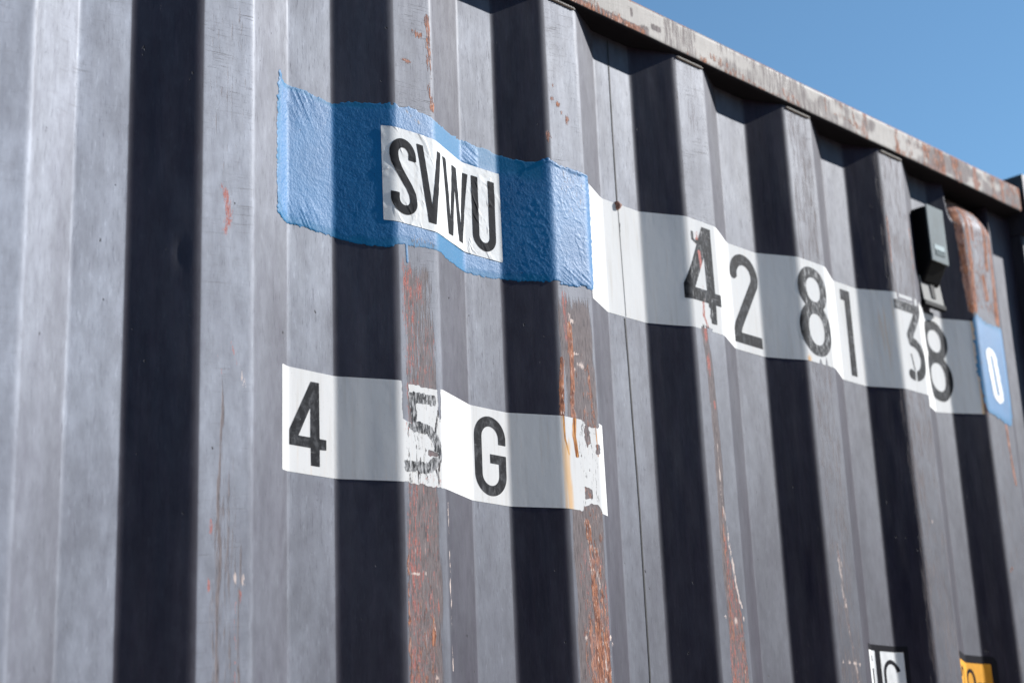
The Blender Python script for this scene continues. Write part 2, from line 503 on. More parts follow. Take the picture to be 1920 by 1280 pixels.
MAT_PLASTIC = mat_simple("black_moulded_plastic", (.005, .005, .006), .6, .0002, 600, .08)
MAT_COVER = mat_simple("pale_grey_green_cover", (.185, .215, .222), .7, .0001, 500, .10)
MAT_PRINT = mat_simple("dark_print", (.10, .13, .135), .7, 0, 400, .1)
MAT_PRINTL = mat_simple("pale_print", (.42, .50, .51), .7, 0, 400, .1)
MAT_BRACKET = mat_simple("galvanised_plate", (.27, .265, .25), .7, .0001, 300, .15)
MAT_SEAM = mat_simple("black_seam_sealant", (.006, .006, .007), .7)
MAT_NUB = mat_simple("rusty_weld", (.20, .10, .075), .8, .0006, 500)
MAT_YEL = mat_simple("amber_sign_film", (.70, .33, .035), .7, 0, 400, .08)
MAT_INK = mat_simple("black_sign_ink", (.014, .014, .018), .85, 0, 400, .06)
MAT_ZERO = mat_simple("white_brush_paint", (.80, .81, .80), .5, .0003, 300)

def mat_ground():
    t = NT("dry_sandy_yard")
    n = t.noise(t.coord(.35, .35, .35), 1, 6, .6); g = t.noise(t.coord(160, 160, 160), 1, 3, .6)
    c = t.mix(t.ramp(n, .3, .7), (.48, .36, .26), (.58, .45, .34))
    c = t.mix(t.ramp(g, .58, .7), c, (.30, .25, .20))
    t.set('Base Color', c); t.set('Roughness', .9); t.set('Normal', t.bump(g, .004, .8)); return t.m

# ------------------------------------------------------------------ wear maps (where the photo shows rubbing, rust and primer)
def pathd(x, z, pts):
    return sd_path(x, z, pts, 0., False, False)

def blob(x, z, cx, cz, rx, rz):
    return np.exp(-((x - cx) / rx) ** 2 - ((z - cz) / rz) ** 2)

def wear_map(x, z):
    wob = (vn(z * 18, x * 0 + 3, 41) - .5) * .008
    xx = x + wob
    jag = fbm(x * 260, z * 70, 77, 3)
    # --- wear
    w = .95 * band(xx, .010, .060, .007) * sst(2.415, 2.36, z) * (.75 + .35 * sst(2.15, 2.0, z))
    w = np.maximum(w, .97 * band(xx, .286, .345, .006) * sst(2.43, 2.37, z))
    w = np.maximum(w, .75 * band(xx, .280, .300, .006) * sst(2.29, 2.31, z) * sst(2.43, 2.37, z))
    l2 = pathd(x, z, [(.586, 2.41), (.591, 2.35), (.595, 2.24), (.592, 2.10), (.594, 2.02), (.597, 1.85)])
    w = np.maximum(w, .92 * sst(.012, .004, l2))
    wedge = sd_poly(x, z, [(.594, 2.15), (.608, 2.056), (.621, 2.006), (.626, 1.90), (.626, 1.80), (.580, 1.80), (.585, 1.95), (.590, 2.05)])
    w = np.maximum(w, .85 * sst(.004, -.006, wedge))
    l3 = pathd(x, z, [(.866, 2.13), (.872, 2.086), (.875, 2.015), (.884, 1.961), (.898, 1.85)])
    w = np.maximum(w, .62 * sst(.010, .002, l3))
    w = np.maximum(w, .80 * sst(.0035, .001, np.abs(xx + .249)) * sst(2.25, 2.15, z)); w = np.maximum(w, .6 * sst(.003, .001, np.abs(xx + .2225)) * sst(2.08, 2.0, z))
    w = np.maximum(w, .50 * band(xx, -.262, -.225, .01) * sst(2.2, 2.05, z))
    w = np.maximum(w, .45 * band(xx, -.27, -.21, .01) * sst(2.1, 2.45, z) * .8)
    w = np.maximum(w, .55 * band(xx, .56, .635, .004) * sst(2.62, 2.75, z) * .75)
    w = np.maximum(w, .42 * band(xx, 1.372, 1.47, .005))
    w = np.maximum(w, .5 * band(xx, 1.10, 1.19, .006))
    w = np.maximum(w, .5 * band(xx, .845, .905, .006))
    w = np.maximum(w, .48 * band(x, -.556, -.515, .008))
    # --- rust
    r = .72 * sst(.012, .001, np.abs(x - .063 + (vn(z * 40, z * 0, 12) - .5) * .008)) * sst(2.585, 2.60, z) * sst(2.75, 2.72, z) * (.55 + .7 * vn(z * 22, z * 0 + 1, 3))
    r = np.maximum(r, .72 * blob(x, z, .024, 2.651, .012, .005))
    r = np.maximum(r, .62 * blob(x, z, .045, 2.694, .014, .008))
    for cx, cz, rx, rz in ((.288, 2.68, .006, .006), (.301, 2.674, .008, .008), (.317, 2.655, .006, .014), (.306, 2.665, .006, .006), (.278, 2.622, .006, .012), (.292, 2.70, .003, .006)):
        r = np.maximum(r, .62 * blob(x, z, cx, cz, rx, rz))
    r = np.maximum(r, .66 * sst(.005, .001, np.abs(x - .0085)) * sst(2.06, 2.02, z))
    r = np.maximum(r, .72 * blob(x, z, .045, 1.945, .006, .045)); r = np.maximum(r, .75 * blob(x, z, .020, 1.88, .008, .05))
    r = np.maximum(r, .7 * blob(x, z, .028, 1.955, .004, .008))
    # crest one: gouges and bare metal streaks
    for pts, wd, am in (([(.282, 2.31), (.279, 2.27), (.278, 2.235), (.281, 2.17)], .004, .85), ([(.299, 2.36), (.301, 2.30), (.297, 2.25), (.299, 2.19)], .0045, .95),
                        ([(.312, 2.10), (.318, 2.07), (.322, 1.98), (.324, 1.85)], .006, .8), ([(.318, 2.09), (.330, 2.05), (.338, 1.98), (.338, 1.85)], .004, .7),
                        ([(.331, 2.31), (.336, 2.25), (.340, 2.20)], .0022, .7), ([(.308, 2.0), (.310, 1.93), (.313, 1.85)], .004, .62)):
        r = np.maximum(r, am * sst(wd * 1.7, wd * .5, pathd(x, z, pts)))
    r = np.maximum(r, .72 * blob(x, z, .327, 1.93, .014, .05))
    r = np.maximum(r, .6 * blob(x, z, .300, 2.325, .012, .012))
    r = np.maximum(r, .62 * sst(.0030, .0008, pathd(x, z, [(.595, 2.15), (.592, 2.08), (.595, 2.0), (.600, 1.85)])))
    r = np.maximum(r, .47 * sst(.004, -.003, wedge))
    r = np.maximum(r, .46 * band(xx, .012, .058, .008) * sst(2.12, 1.95, z))
    r = np.maximum(r, .44 * band(xx, .296, .345, .006) * sst(2.40, 2.30, z)); r = np.maximum(r, .56 * band(xx, .306, .345, .008) * sst(2.08, 1.98, z))
    r = np.maximum(r, .42 * band(xx, 1.372, 1.47, .006) * sst(2.56, 2.62, z))
    # end corrugation: rust runs
    for pts, wd, am in (([(1.383, 2.815), (1.366, 2.77), (1.368, 2.68), (1.372, 2.60)], .0075, .95), ([(1.400, 2.82), (1.388, 2.76), (1.386, 2.69), (1.382, 2.60)], .006, 1.),
                        ([(1.412, 2.815), (1.405, 2.77), (1.404, 2.74)], .004, 1.), ([(1.452, 2.82), (1.448, 2.76), (1.442, 2.69)], .0055, .95), ([(1.470, 2.80), (1.466, 2.70), (1.456, 2.59)], .008, .95),
                        ([(1.425, 2.67), (1.428, 2.63)], .006, .95), ([(1.436, 2.42), (1.441, 2.33), (1.446, 2.29)], .004, .85), ([(1.372, 2.44), (1.378, 2.40)], .003, .6)):
        r = np.maximum(r, am * sst(wd * 1.7, wd * .4, pathd(x, z, pts)))
    r = np.maximum(r, .75 * band(x, 1.375, 1.47, .01) * sst(2.775, 2.815, z))
    for cx, cz in ((1.405, 2.69), (1.398, 2.645), (1.396, 2.62), (1.386, 2.13), (1.392, 2.135)):
        r = np.maximum(r, .75 * blob(x, z, cx, cz, .004, .006))
    r = np.maximum(r, .62 * sst(.0035, .001, np.abs(x - 1.1155)) * sst(2.60, 2.64, z) * sst(2.735, 2.71, z))
    r = np.maximum(r, .58 * sst(.003, .001, np.abs(x - 1.184)) * sst(2.60, 2.64, z) * sst(2.735, 2.71, z))
    r = np.maximum(r, .7 * blob(x, z, -.523, 2.33, .006, .07))
    r = r * np.where(z > 2.45, 1.08, .62 + .62 * fbm(x * 55, z * 15, 111, 3))
    w = w * (.74 + .44 * fbm(x * 45, z * 12, 121, 3))
    # --- primer
    p = .50 * band(xx, .008, .030, .005) * sst(2.415, 2.37, z)
    p = np.maximum(p, .41 * band(xx, .010, .060, .006) * sst(2.36, 2.30, z)); p = np.maximum(p, .60 * blob(x, z, .034, 2.35, .016, .03))
    p = np.maximum(p, .58 * band(xx, .288, .302, .005) * sst(2.42, 2.40, z) * sst(2.31, 2.34, z))
    p = np.maximum(p, .40 * band(xx, .292, .342, .005) * sst(2.11, 2.06, z)); p = np.maximum(p, .55 * sst(.005, .001, np.abs(x - .341)) * sst(2.08, 2.02, z))
    p = np.maximum(p, .80 * blob(x, z, .590, 2.358, .006, .022)); p = np.maximum(p, .78 * blob(x, z, .5965, 2.30, .004, .010))
    p = np.maximum(p, .80 * blob(x, z, .5885, 2.405, .006, .022)); p = np.maximum(p, .72 * blob(x, z, .583, 2.545, .005, .012)); p = np.maximum(p, .72 * blob(x, z, .585, 2.495, .003, .02))
    p = np.maximum(p, .50 * sst(.005, -.004, wedge)); p = np.maximum(p, .34 * sst(.006, .002, l3))
    sp = sst(.012, .0, np.abs(x + .247 + .006 * np.sin(z * 60)))
    p = np.maximum(p, .70 * sp * band(z, 2.352, 2.415, .012))
    for cx, cz in ((-.262, 1.975), (-.259, 2.035), (-.222, 1.97)): p = np.maximum(p, .66 * blob(x, z, cx, cz, .004, .014))
    p = np.maximum(p, .45 * sst(.004, .001, np.abs(x + .229)) * sst(2.0, 1.96, z)); p = np.maximum(p, .5 * sst(.0025, .0005, pathd(x, z, [(-.238, 2.24), (-.226, 2.205)])))
    p = np.maximum(p, .5 * sst(.0025, .0005, pathd(x, z, [(-.254, 2.22), (-.247, 2.195)])))
    p = np.maximum(p, .5 * band(x, -.556, -.535, .005))
    # --- hairline scratches on the crests
    c = np.zeros_like(x)
    for cl, cr in ((-.83, -.765), (-.548, -.484), (-.279, -.209), (.004, .068), (.279, .346), (.563, .632), (.839, .911)):
        c = np.maximum(c, band(x, cl, cr, .004))
    c = c * (.45 + .55 * sst(2.35, 2.6, z)) * sst(.75, .55, x * .5)
    c = np.maximum(c, .5 * band(x, -.46, -.35, .02) * sst(2.3, 2.5, z))
    return np.stack([np.clip(w, 0, 1), np.clip(r, 0, 1), np.clip(p, 0, 1), np.clip(c, 0, 1)], -1)

# ================================================================== THE SETTING
gx = np.linspace(-1, 1, 41); gx = np.sign(gx) * np.abs(gx) ** 3 * 1500
GX, GY = np.meshgrid(gx, gx, indexing='ij')
g = link_mesh("ground", np.stack([GX.ravel(), GY.ravel(), GX.ravel() * 0], -1), grid_faces(41, 41), mat_ground())
g["kind"] = "structure"

# dark building shape added unseen behind the camera; darkens what the webs mirror
occluder = bpy.data.objects.new("added_occluder", None)
COL.objects.link(occluder); occluder.location = (-10, -9.5, 0)
occluder["label"] = "dark light-blocking building shape, added out of view behind the camera"
occluder["category"] = "occluder"
def occluder_parts():
    xs = np.arange(-16, 20.01, .25); V = []; F = []
    for i, x in enumerate(xs):
        y = 2.0 + (.06 if (i // 2) % 2 else 0.)
        V += [(x, y, 0.), (x, y, 3.6)]
    for i in range(len(xs) - 1): F.append((2 * i + 2, 2 * i, 2 * i + 1, 2 * i + 3))
    m = mat_simple("dark_occluder_cladding", (.045, .045, .05), .6)
    link_mesh("wall", V, F, m, occluder, False)
    V, F = box_mesh(-16, 20, -3.9, 1.95, 0, 3.55); link_mesh("wall", V, F, m, occluder, False)
    V = [(-16.3, 2.4, 3.6), (20.3, 2.4, 3.6), (20.3, -1, 4.3), (-16.3, -1, 4.3), (20.3, -4.4, 3.6), (-16.3, -4.4, 3.6)]
    V += [(a, b, c + .08) for a, b, c in V]
    F = [(0, 3, 2, 1), (3, 5, 4, 2), (6, 7, 8, 9), (9, 8, 10, 11), (0, 1, 7, 6), (5, 11, 10, 4), (1, 2, 8, 7), (2, 4, 10, 8), (3, 0, 6, 9), (5, 3, 9, 11)]
    link_mesh("roof", V, F, mat_simple("dark_occluder_roof", (.06, .06, .065), .6), occluder, False)
occluder_parts()

# ================================================================== THE CONTAINER
box = bpy.data.objects.new("shipping_container", None)
COL.objects.link(box)
box.location = (0, 0, 0)
box["label"] = "weathered navy-grey corrugated steel shipping container with white number bands and blue paint patches"
box["category"] = "shipping container"

# ---- corrugated side panel
def pale_map(x, z):
    # freshly scraped spots and lines, down to the bright undercoat
    p = np.zeros_like(x)
    for pts, wd, am in (([(.310, 2.10), (.316, 2.07), (.323, 1.98), (.326, 1.85)], .0045, .66), ([(.324, 2.07), (.331, 2.0), (.334, 1.85)], .004, .60), ([(.595, 2.243), (.594, 2.167), (.602, 2.108), (.611, 2.042), (.622, 2.013)], .0016, .66),
                        ([(.597, 2.15), (.606, 2.09), (.617, 2.02)], .0018, .8), ([(.866, 2.13), (.872, 2.086), (.875, 2.015), (.884, 1.961), (.892, 1.90)], .006, .50), ([(.0755, 2.10), (.0765, 1.90)], .0016, .62),
                        ([(.586, 2.30), (.590, 2.27)], .004, .62), ([(-.225, 2.215), (-.219, 2.19)], .003, .5)):
        p = np.maximum(p, am * (.55 + .6 * vn(z * 55, x * 90, 19)) * sst(wd * 1.7, wd * .4, pathd(x + .002 * (vn(z * 40, x * 0, 23) - .5), z, pts)))
    for cx, cz, rx, rz in ((.334, 1.925, .011, .045), (.300, 1.955, .004, .006), (.346, 1.957, .006, .006), (.350, 1.950, .004, .005), (.315, 1.958, .005, .004), (.02, 2.01, .010, .0035), (.035, 2.012, .005, .003), (.048, 1.896, .006, .003),
                           (.308, 2.322, .010, .004), (.318, 2.308, .011, .006), (.303, 2.30, .006, .004), (.305, 2.366, .010, .004), (.30, 2.372, .003, .008), (.583, 2.0, .004, .004), (.605, 1.995, .007, .010), (.623, 2.0, .003, .005),
                           (.856, 1.952, .004, .004), (.870, 1.952, .004, .005), (.885, 1.951, .008, .004), (.897, 1.950, .005, .004), (-.229, 1.985, .003, .008), (-.219, 1.983, .003, .010), (1.148, 2.19, .002, .006)):
        p = np.maximum(p, .78 * blob(x, z, cx, cz, rx, rz))
    return p

def painted_sheen_map(x, z):
    # sun sheen painted in by position: higher at left, lower at right and on webs
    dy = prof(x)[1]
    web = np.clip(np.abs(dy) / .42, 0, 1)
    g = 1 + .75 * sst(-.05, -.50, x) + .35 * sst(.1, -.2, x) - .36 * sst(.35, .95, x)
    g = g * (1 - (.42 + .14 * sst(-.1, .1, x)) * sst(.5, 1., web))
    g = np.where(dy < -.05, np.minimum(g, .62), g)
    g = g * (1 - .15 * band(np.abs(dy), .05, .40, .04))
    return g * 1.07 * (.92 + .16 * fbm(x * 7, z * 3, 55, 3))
def wall_columns():
    xs = []
    for a, b in zip(CX[:-1], CX[1:]):
        if b < -1.0:
            xs += [a, a + .006, b - .006]
        else:
            fine = a > -.60
            n = max(4, int((b - a) / (.0016 if fine else .004)))
            xs += list(np.linspace(a, b, n, endpoint=False))
    return np.array(sorted(set(np.round(xs + [CX[-1]], 6))))
wx = wall_columns()
wz = np.concatenate([np.arange(.155, 1.70, .05), np.arange(1.70, 1.85, .02), np.arange(1.86, Z_TOP - .002, .0035), [Z_TOP]])
WX, WZ = np.meshgrid(wx, wz, indexing='ij')
wX, wZ = WX.ravel(), WZ.ravel()
link_mesh("side_panel", place(wX, wZ, 0.), grid_faces(len(wx), len(wz)), MAT_WALL, box, True, wear_map(wX, wZ), painted_sheen_map(wX, wZ), pale_map(wX, wZ))

# ---- lap seam between the two sheets, with the rusty weld nub on it
seam_pts = [(.449, 1.70), (.4545, 1.93), (.4548, 2.134), (.451, 2.327), (.449, 2.408)]
def seam_f(x, z):
    return np.maximum(sd_path(x, z, [(.4485, 2.573), (.448, 2.832)], .0021), -1)
decal("panel_seam", lambda x, z: np.minimum(seam_f(x, z), sd_path(x, z, seam_pts, .0024)), (.44, .46, 1.71, 2.83), MAT_SEAM, box, .0005, .0006, None, .006)
nv, nf = [], []
for i in range(9):
    for j in range(20):
        a = math.pi / 2 * i / 8; b = 2 * math.pi * j / 20
        rr = .0058 * (1 + .22 * math.sin(3 * b + 1) + .1 * math.sin(5 * b))
        nv.append((.449 + rr * math.cos(a) * math.cos(b), D - .0005 - .005 * math.sin(a), 2.574 + rr * 1.1 * math.cos(a) * math.sin(b)))
for i in range(8):
    for j in range(20):
        nf.append((i * 20 + j, i * 20 + (j + 1) % 20, (i + 1) * 20 + (j + 1) % 20, (i + 1) * 20 + j))
link_mesh("weld_nub", nv, nf, MAT_NUB, box)

# ---- weld beads where each crest meets the rail
for k in range(-3, 5):
    cl, cr = (meas[k][0], meas[k][1]) if k in meas else (-0.83, -0.762)
    n = 40; V = []; F = []
    for i in range(n + 1):
        x = cl + .004 + (cr - cl - .004) * i / n
        rr = .0019 * (1 + .25 * math.sin(i * 1.9 + k)) * min(1, 6 * (1 - abs(2 * i / n - 1)) + .15)
        for j in range(8):
            a = 2 * math.pi * j / 8
            V.append((x, -.0012 + rr * math.cos(a), 2.8335 + rr * math.sin(a)))
    for i in range(n):
        for j in range(8):
            F.append((i * 8 + j, i * 8 + (j + 1) % 8, (i + 1) * 8 + (j + 1) % 8, (i + 1) * 8 + j))
    link_mesh("weld_bead", V, F, MAT_RAIL, box, True, np.tile([.3, .25, 0, 0], (len(V), 1)))

# ---- top rail: square tube with rounded edges
RY0, RY1, RZ0, RZ1 = -.0068, .053, 2.8371, 2.8907
def rail_profile():
    r = .006; P = []
    def c(cy, cz, a0, a1):
        for i in range(6):
            a = R(a0 + (a1 - a0) * i / 5); P.append((cy + r * math.cos(a), cz + r * math.sin(a)))
    c(RY1 - r, RZ0 + r, 0, -90)
    c(RY0 + r, RZ0 + r, -90, -180)
    for i in range(1, 14): P.append((RY0, RZ0 + r + (RZ1 - RZ0 - 2 * r) * i / 14))
    c(RY0 + r, RZ1 - r, 180, 90)
    c(RY1 - r, RZ1 - r, 90, 0)
    return np.array(P)
def rail_wear(x, y, z, front):
    h = (z - RZ0) / (RZ1 - RZ0)
    far = sst(.75, 1.45, x)
    edge = np.maximum(.9 * sst(.13, .02, h), sst(.84, .97, h))
    bl = fbm(x * 9, z * 30, 61, 3)
    r = edge * (.58 + .26 * sst(.42, .62, bl) + .18 * far)
    st = fbm(x * 60, z * 6, 31, 3)
    r = np.maximum(r, (.42 + .30 * far) * sst(.50, .64, st) * sst(.75, 1.0, x))
    r = np.maximum(r, .55 * far * sst(.45, .62, fbm(x * 26, z * 24, 97, 3)))
    r = np.maximum(r, .72 * sst(.40, .15, h) * band(x, .24, .50, .01) * (.6 + .6 * fbm(x * 30, z * 60, 5, 3)))
    r = np.maximum(r, .62 * band(x, -.05, .3, .1) * sst(.45, .1, h))
    w = .22 + .56 * sst(.46, .60, fbm(x * 14, z * 22, 71, 3)) * (.6 + .4 * far)
    r = np.maximum(r, .52 * sst(.54, .64, fbm(x * 18, z * 30, 171, 3)) * sst(.75, .35, h))
    for cx, cz, rx, rz in ((.462, 2.868, .004, .009), (.516, 2.860, .014, .006), (.49, 2.852, .012, .004)):
        w = np.maximum(w, .95 * np.exp(-((x - cx) / rx) ** 4 - ((z - cz) / rz) ** 4))
    w = np.maximum(w, .8 * sst(.35, .2, h) * band(x, .34, .50, .004))
    p = .62 * edge * (.7 + .4 * far); p = np.maximum(p, .35 * far)
    c = .55 * (1 - far)
    return np.stack([np.clip(w, 0, 1), np.clip(r, 0, 1), np.clip(p, 0, 1), np.clip(c, 0, 1)], -1) * front[:, None]
RP = rail_profile()
rx_ = np.concatenate([np.linspace(X_FAR - .02, -1.0, 60, endpoint=False), np.arange(-1.0, -.2, .02), np.arange(-.2, 1.598, .0035), [1.5985, 1.6000, 1.6008, 1.6012]])
nP = len(RP)
RXg = np.repeat(rx_, nP); RYg = np.tile(RP[:, 0], len(rx_)); RZg = np.tile(RP[:, 1], len(rx_))
endf = np.clip((RXg - 1.5975) / .0037, 0, 1) ** 2 * .0035
cyr, czr = (RY0 + RY1) / 2, (RZ0 + RZ1) / 2
Yr = RYg + np.sign(cyr - RYg) * endf; Zr = RZg + np.sign(czr - RZg) * endf
low = (RZg < czr) & (RYg < 0)
Zr = Zr + np.where(low, .0012 * (fbm(RXg * 14, RXg * 0, 8, 3) - .5), .0008 * (fbm(RXg * 11, RXg * 0, 18, 3) - .5))
Yr = Yr + np.where(RYg < 0, .0014 * (fbm(RXg * 7, RZg * 12, 28, 3) - .5), 0)
RV = np.stack([RXg, Yr, Zr], -1)
RF = []
for i in range(len(rx_) - 1):
    for j in range(nP):
        a = i * nP + j; b = i * nP + (j + 1) % nP
        RF.append((a, a + nP, b + nP, b))
RF.append([(len(rx_) - 1) * nP + j for j in range(nP)]); RF.append([j for j in range(nP)][::-1])
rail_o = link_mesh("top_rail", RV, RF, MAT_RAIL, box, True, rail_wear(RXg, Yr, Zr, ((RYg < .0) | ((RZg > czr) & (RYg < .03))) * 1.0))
rail_o.data.materials.append(mat_simple("black_soffit_shade", (.006, .006, .009), .8, 0, 300, .1))      # shade under the rail painted in as a near-black soffit
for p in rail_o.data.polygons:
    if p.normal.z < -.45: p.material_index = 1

# ---- corner posts, castings, bottom rail and the rest of the body
def steel_box(name, b, mat=MAT_DARK, bw=.004, parent=box):
    V, F = box_mesh(*b)
    o = link_mesh(name, V, F, mat, parent, False)
    return bevel(o, bw)

def casting(x0, x1, z0, z1, y0=-.010, y1=.152):
    # block with the oval handling hole in its outer face
    n = 32
    V, F = box_mesh(x0, x1, y0, y1, z0, z1)
    F = [f for f in F if f != (0, 1, 5, 4)]
    cx, cz = (x0 + x1) / 2, (z0 + z1) / 2
    outer = []
    for i in range(n):
        a = 2 * math.pi * i / n + math.pi / 4 + 1e-6
        c, s = math.cos(a), math.sin(a); m = max(abs(c), abs(s))
        outer.append((cx + c / m * (x1 - x0) / 2, y0, cz + s / m * (z1 - z0) / 2))
    o0 = len(V); V += outer
    i0 = len(V); V += [(cx + .040 * math.cos(2 * math.pi * i / n + math.pi / 4), y0, cz + .032 * math.sin(2 * math.pi * i / n + math.pi / 4)) for i in range(n)]
    d0 = len(V); V += [(v[0], y0 + .028, v[2]) for v in V[i0:i0 + n]]
    for i in range(n):
        j = (i + 1) % n
        F += [(o0 + j, o0 + i, i0 + i, i0 + j), (i0 + j, i0 + i, d0 + i, d0 + j)]
    F.append([d0 + i for i in range(n)])
    o = link_mesh("corner_casting", V, F, MAT_DARK, box, False, np.tile([.2, .1, 0, 0], (len(V), 1)))
    return o
W = 2.43
PX0 = 1.612
casting(PX0, PX0 + .178, 2.802, 2.920)
casting(PX0, PX0 + .178, .004, .118)
casting(X_FAR - .20, X_FAR - .022, 2.802, 2.920)
casting(X_FAR - .20, X_FAR - .022, .004, .118)
steel_box("corner_post", (PX0, PX0 + .15, .0075, .17, .118, 2.802))
steel_box("corner_post", (X_FAR - .19, X_FAR - .022, .0075, .17, .118, 2.802))
steel_box("bottom_rail", (X_FAR - .02, PX0 - .001, -.004, .07, .02, .1545))
steel_box("roof_panel", (X_FAR, PX0 - .004, .056, W - .06, 2.862, 2.884), MAT_RAIL, .002)
steel_box("far_side_panel", (X_FAR - .1, PX0 + .1, W - .055, W - .015, .1, 2.88), MAT_DARK, .004)
steel_box("end_wall", (PX0 + .05, PX0 + .09, .172, W - .06, .1, 2.86), MAT_DARK, .004)
steel_box("end_wall", (X_FAR - .12, X_FAR - .08, .172, W - .06, .1, 2.86), MAT_DARK, .004)
steel_box("floor_frame", (X_FAR - .01, PX0 - .01, .075, W - .06, .05, .15), MAT_DARK, .004)

# ================================================================== MARKINGS
def edge_noise(x, z, f, a, seed):
    return (fbm(x * f, z * f, seed, 3) - .5) * a

# ---- long white number band
TORN4 = [[(1.1185, 2.553), (1.124, 2.553), (1.125, 2.59), (1.1185, 2.59)], [(1.1655, 2.562), (1.172, 2.560), (1.172, 2.59), (1.1655, 2.59)],
         [(1.180, 2.552), (1.190, 2.556), (1.197, 2.59), (1.180, 2.59)], [(1.124, 2.5705), (1.167, 2.5705), (1.167, 2.5655), (1.124, 2.5655)]]
def band_f(x, z):
    top = z - 2.5765 - edge_noise(x, z, 30, .0006, 3)
    bot = 2.4085 - z + edge_noise(x, z, 30, .0006, 4)
    d = np.maximum(np.maximum(top, bot), np.maximum(.352 - x, x - 1.3715))
    tail = sd_poly(x, z, [(1.184, 2.43), (1.184, 2.389), (1.311, 2.404), (1.3715, 2.4055), (1.3715, 2.43)])
    d = np.minimum(d, tail)
    n = edge_noise(x, z, 180, .006, 9)
    # torn away next to the first figure
    d = np.maximum(d, -(sd_poly(x, z, [(.580, 2.412), (.604, 2.4125), (.603, 2.40), (.578, 2.40)]) + n))
    for t in TORN4: d = np.maximum(d, -(sd_poly(x, z, t) + n * .25))
    d = np.maximum(d, -(sd_poly(x, z, [(.868, 2.408), (.873, 2.418), (.878, 2.408)]) + n * .3))
    d = np.maximum(d, -(sd_poly(x, z, [(.886, 2.408), (.889, 2.424), (.893, 2.408)]) + n * .3))
    return d
def band_wear(x, z):
    a = np.zeros(x.shape + (4,))
    p = .66 * blob(x, z, .584, 2.548, .007, .016)
    p = np.maximum(p, .74 * sst(.005, .001, pathd(x, z, [(.5885, 2.455), (.587, 2.43), (.594, 2.415)])))
    p = np.maximum(p, .50 * blob(x, z, .590, 2.475, .006, .008)); p = np.maximum(p, .34 * blob(x, z, .872, 2.46, .02, .02))
    a[:, 2] = p
    c = .66 * blob(x, z, .59, 2.413, .016, .006)
    c = np.maximum(c, .5 * sst(.003, .001, np.abs(x - .4505)) * band(z, 2.53, 2.56, .004))
    a[:, 3] = c
    a[:, 1] = .6 * blob(x, z, .843, 2.411, .005, .006)
    a[:, 0] = np.maximum(.9 * blob(x, z, .844, 2.412, .006, .007), .8 * sst(.006, .002, np.abs(x - 1.3695)))
    a[:, 0] = np.maximum(a[:, 0], .30 * blob(x, z, 1.09, 2.5, .02, .05))
    return a
numband = decal("number_band", band_f, (.352, 1.372, 2.385, 2.578), MAT_WHITE, box, .0002, .0017, band_wear)
# the seam shows through the band as a grey ridge line
decal("seam_line", lambda x, z: sd_path(x, z, [(.4492, 2.5725), (.4502, 2.5), (.4515, 2.409)], .0012), (.447, .454, 2.41, 2.573), mat_simple('seam_grey', (.13, .13, .135), .8, 0, 400, .05), numband, .0004, .0005, None, .004)

GL = .0004
def glyph(name, f, bx, parent, off=GL, mat=None, wear=None, step=.0010):
    return decal(name, f, bx, mat or MAT_GLYPH, parent, off, step, wear)

def const_wear(w):
    return lambda x, z: np.tile([w, 0., 0., 0.], (len(x), 1))

def rnd_poly(pts, hole=None, r=.0015):
    def f(x, z):
        d = sd_poly(x, z, pts)
        if hole: d = np.maximum(d, -sd_poly(x, z, hole))
        return d
    return f
k = .001
def P(l): return [(a * k, b * k) for a, b in l]

f4 = rnd_poly(P([(597, 2568), (617, 2568), (617.5, 2469), (631, 2469), (631, 2451), (617.5, 2451), (616.5, 2421), (600.5, 2421), (600.5, 2451), (552, 2451), (552, 2473)]), P([(597.5, 2521), (572, 2470), (599, 2470)]))
def f4t(x, z):
    d = f4(x, z); n = edge_noise(x, z, 190, .007, 15)
    d = np.maximum(d, -(sd_poly(x, z, P([(583, 2430), (603, 2448), (603, 2424), (607, 2405), (580, 2405)])) + n))
    d = np.minimum(d, sd_poly(x, z, P([(571, 2556), (576, 2556), (577, 2545), (590, 2544), (592, 2530), (585, 2530), (583, 2538), (571, 2543)])) + n * .3)
    return d
def w4(x, z):
    a = np.zeros((len(x), 4))
    a[:, 0] = .27 * band(x, .563, .612, .004) + .08
    a[:, 2] = .78 * sst(.006, .001, pathd(x, z, P([(587, 2527), (589, 2505), (592, 2488)]))) + .45 * blob(x, z, .592, 2.45, .006, .012)
    return a
glyph("digit", f4t, (.55, .633, 2.419, 2.57), numband, wear=w4)
f2p = P([(708.5, 2526), (708.5, 2530.5)] + arc(734.5, 2530.5, 26, 180, -22, 30) + [(712.5, 2449), (708.6, 2439), (708.5, 2420.5)])
glyph("digit", lambda x, z: np.minimum(np.maximum(sd_path(x, z, f2p, .0175), 2.4205 - z), sd_poly(x, z, P([(702, 2420.5), (768, 2420), (768, 2437.5), (702, 2437.5)]))), (.699, .771, 2.419, 2.567), numband, wear=const_wear(.10))
def eight(cx, s):
    def f(x, z):
        q = (x - cx) / (np.where(x < cx, s[0], s[1]))
        o = np.minimum(ell(q, z, 0, 2.5295, .0365, .0365, 2.2), ell(q, z, 0, 2.464, .039, .044, 2.2))
        h = np.minimum(ell(q, z, .001, 2.529, .0185, .020, 2.2), ell(q, z, .001, 2.4635, .0205, .0255, 2.2))
        return np.maximum(o, -h)
    return f
def w8(x, z):
    a = np.zeros((len(x), 4)); a[:, 0] = .12 + .30 * band(x, .846, .905, .004) * (.6 + .6 * vn(x * 120, z * 6, 5)); return a
glyph("digit", eight(.870, (1., 1.)), (.830, .911, 2.418, 2.568), numband, wear=w8)
glyph("digit", rnd_poly(P([(996, 2566), (1023, 2566), (1022.5, 2420), (1006, 2420), (1006.5, 2547.5), (996, 2548)])), (.994, 1.026, 2.418, 2.568), numband, wear=const_wear(.08))
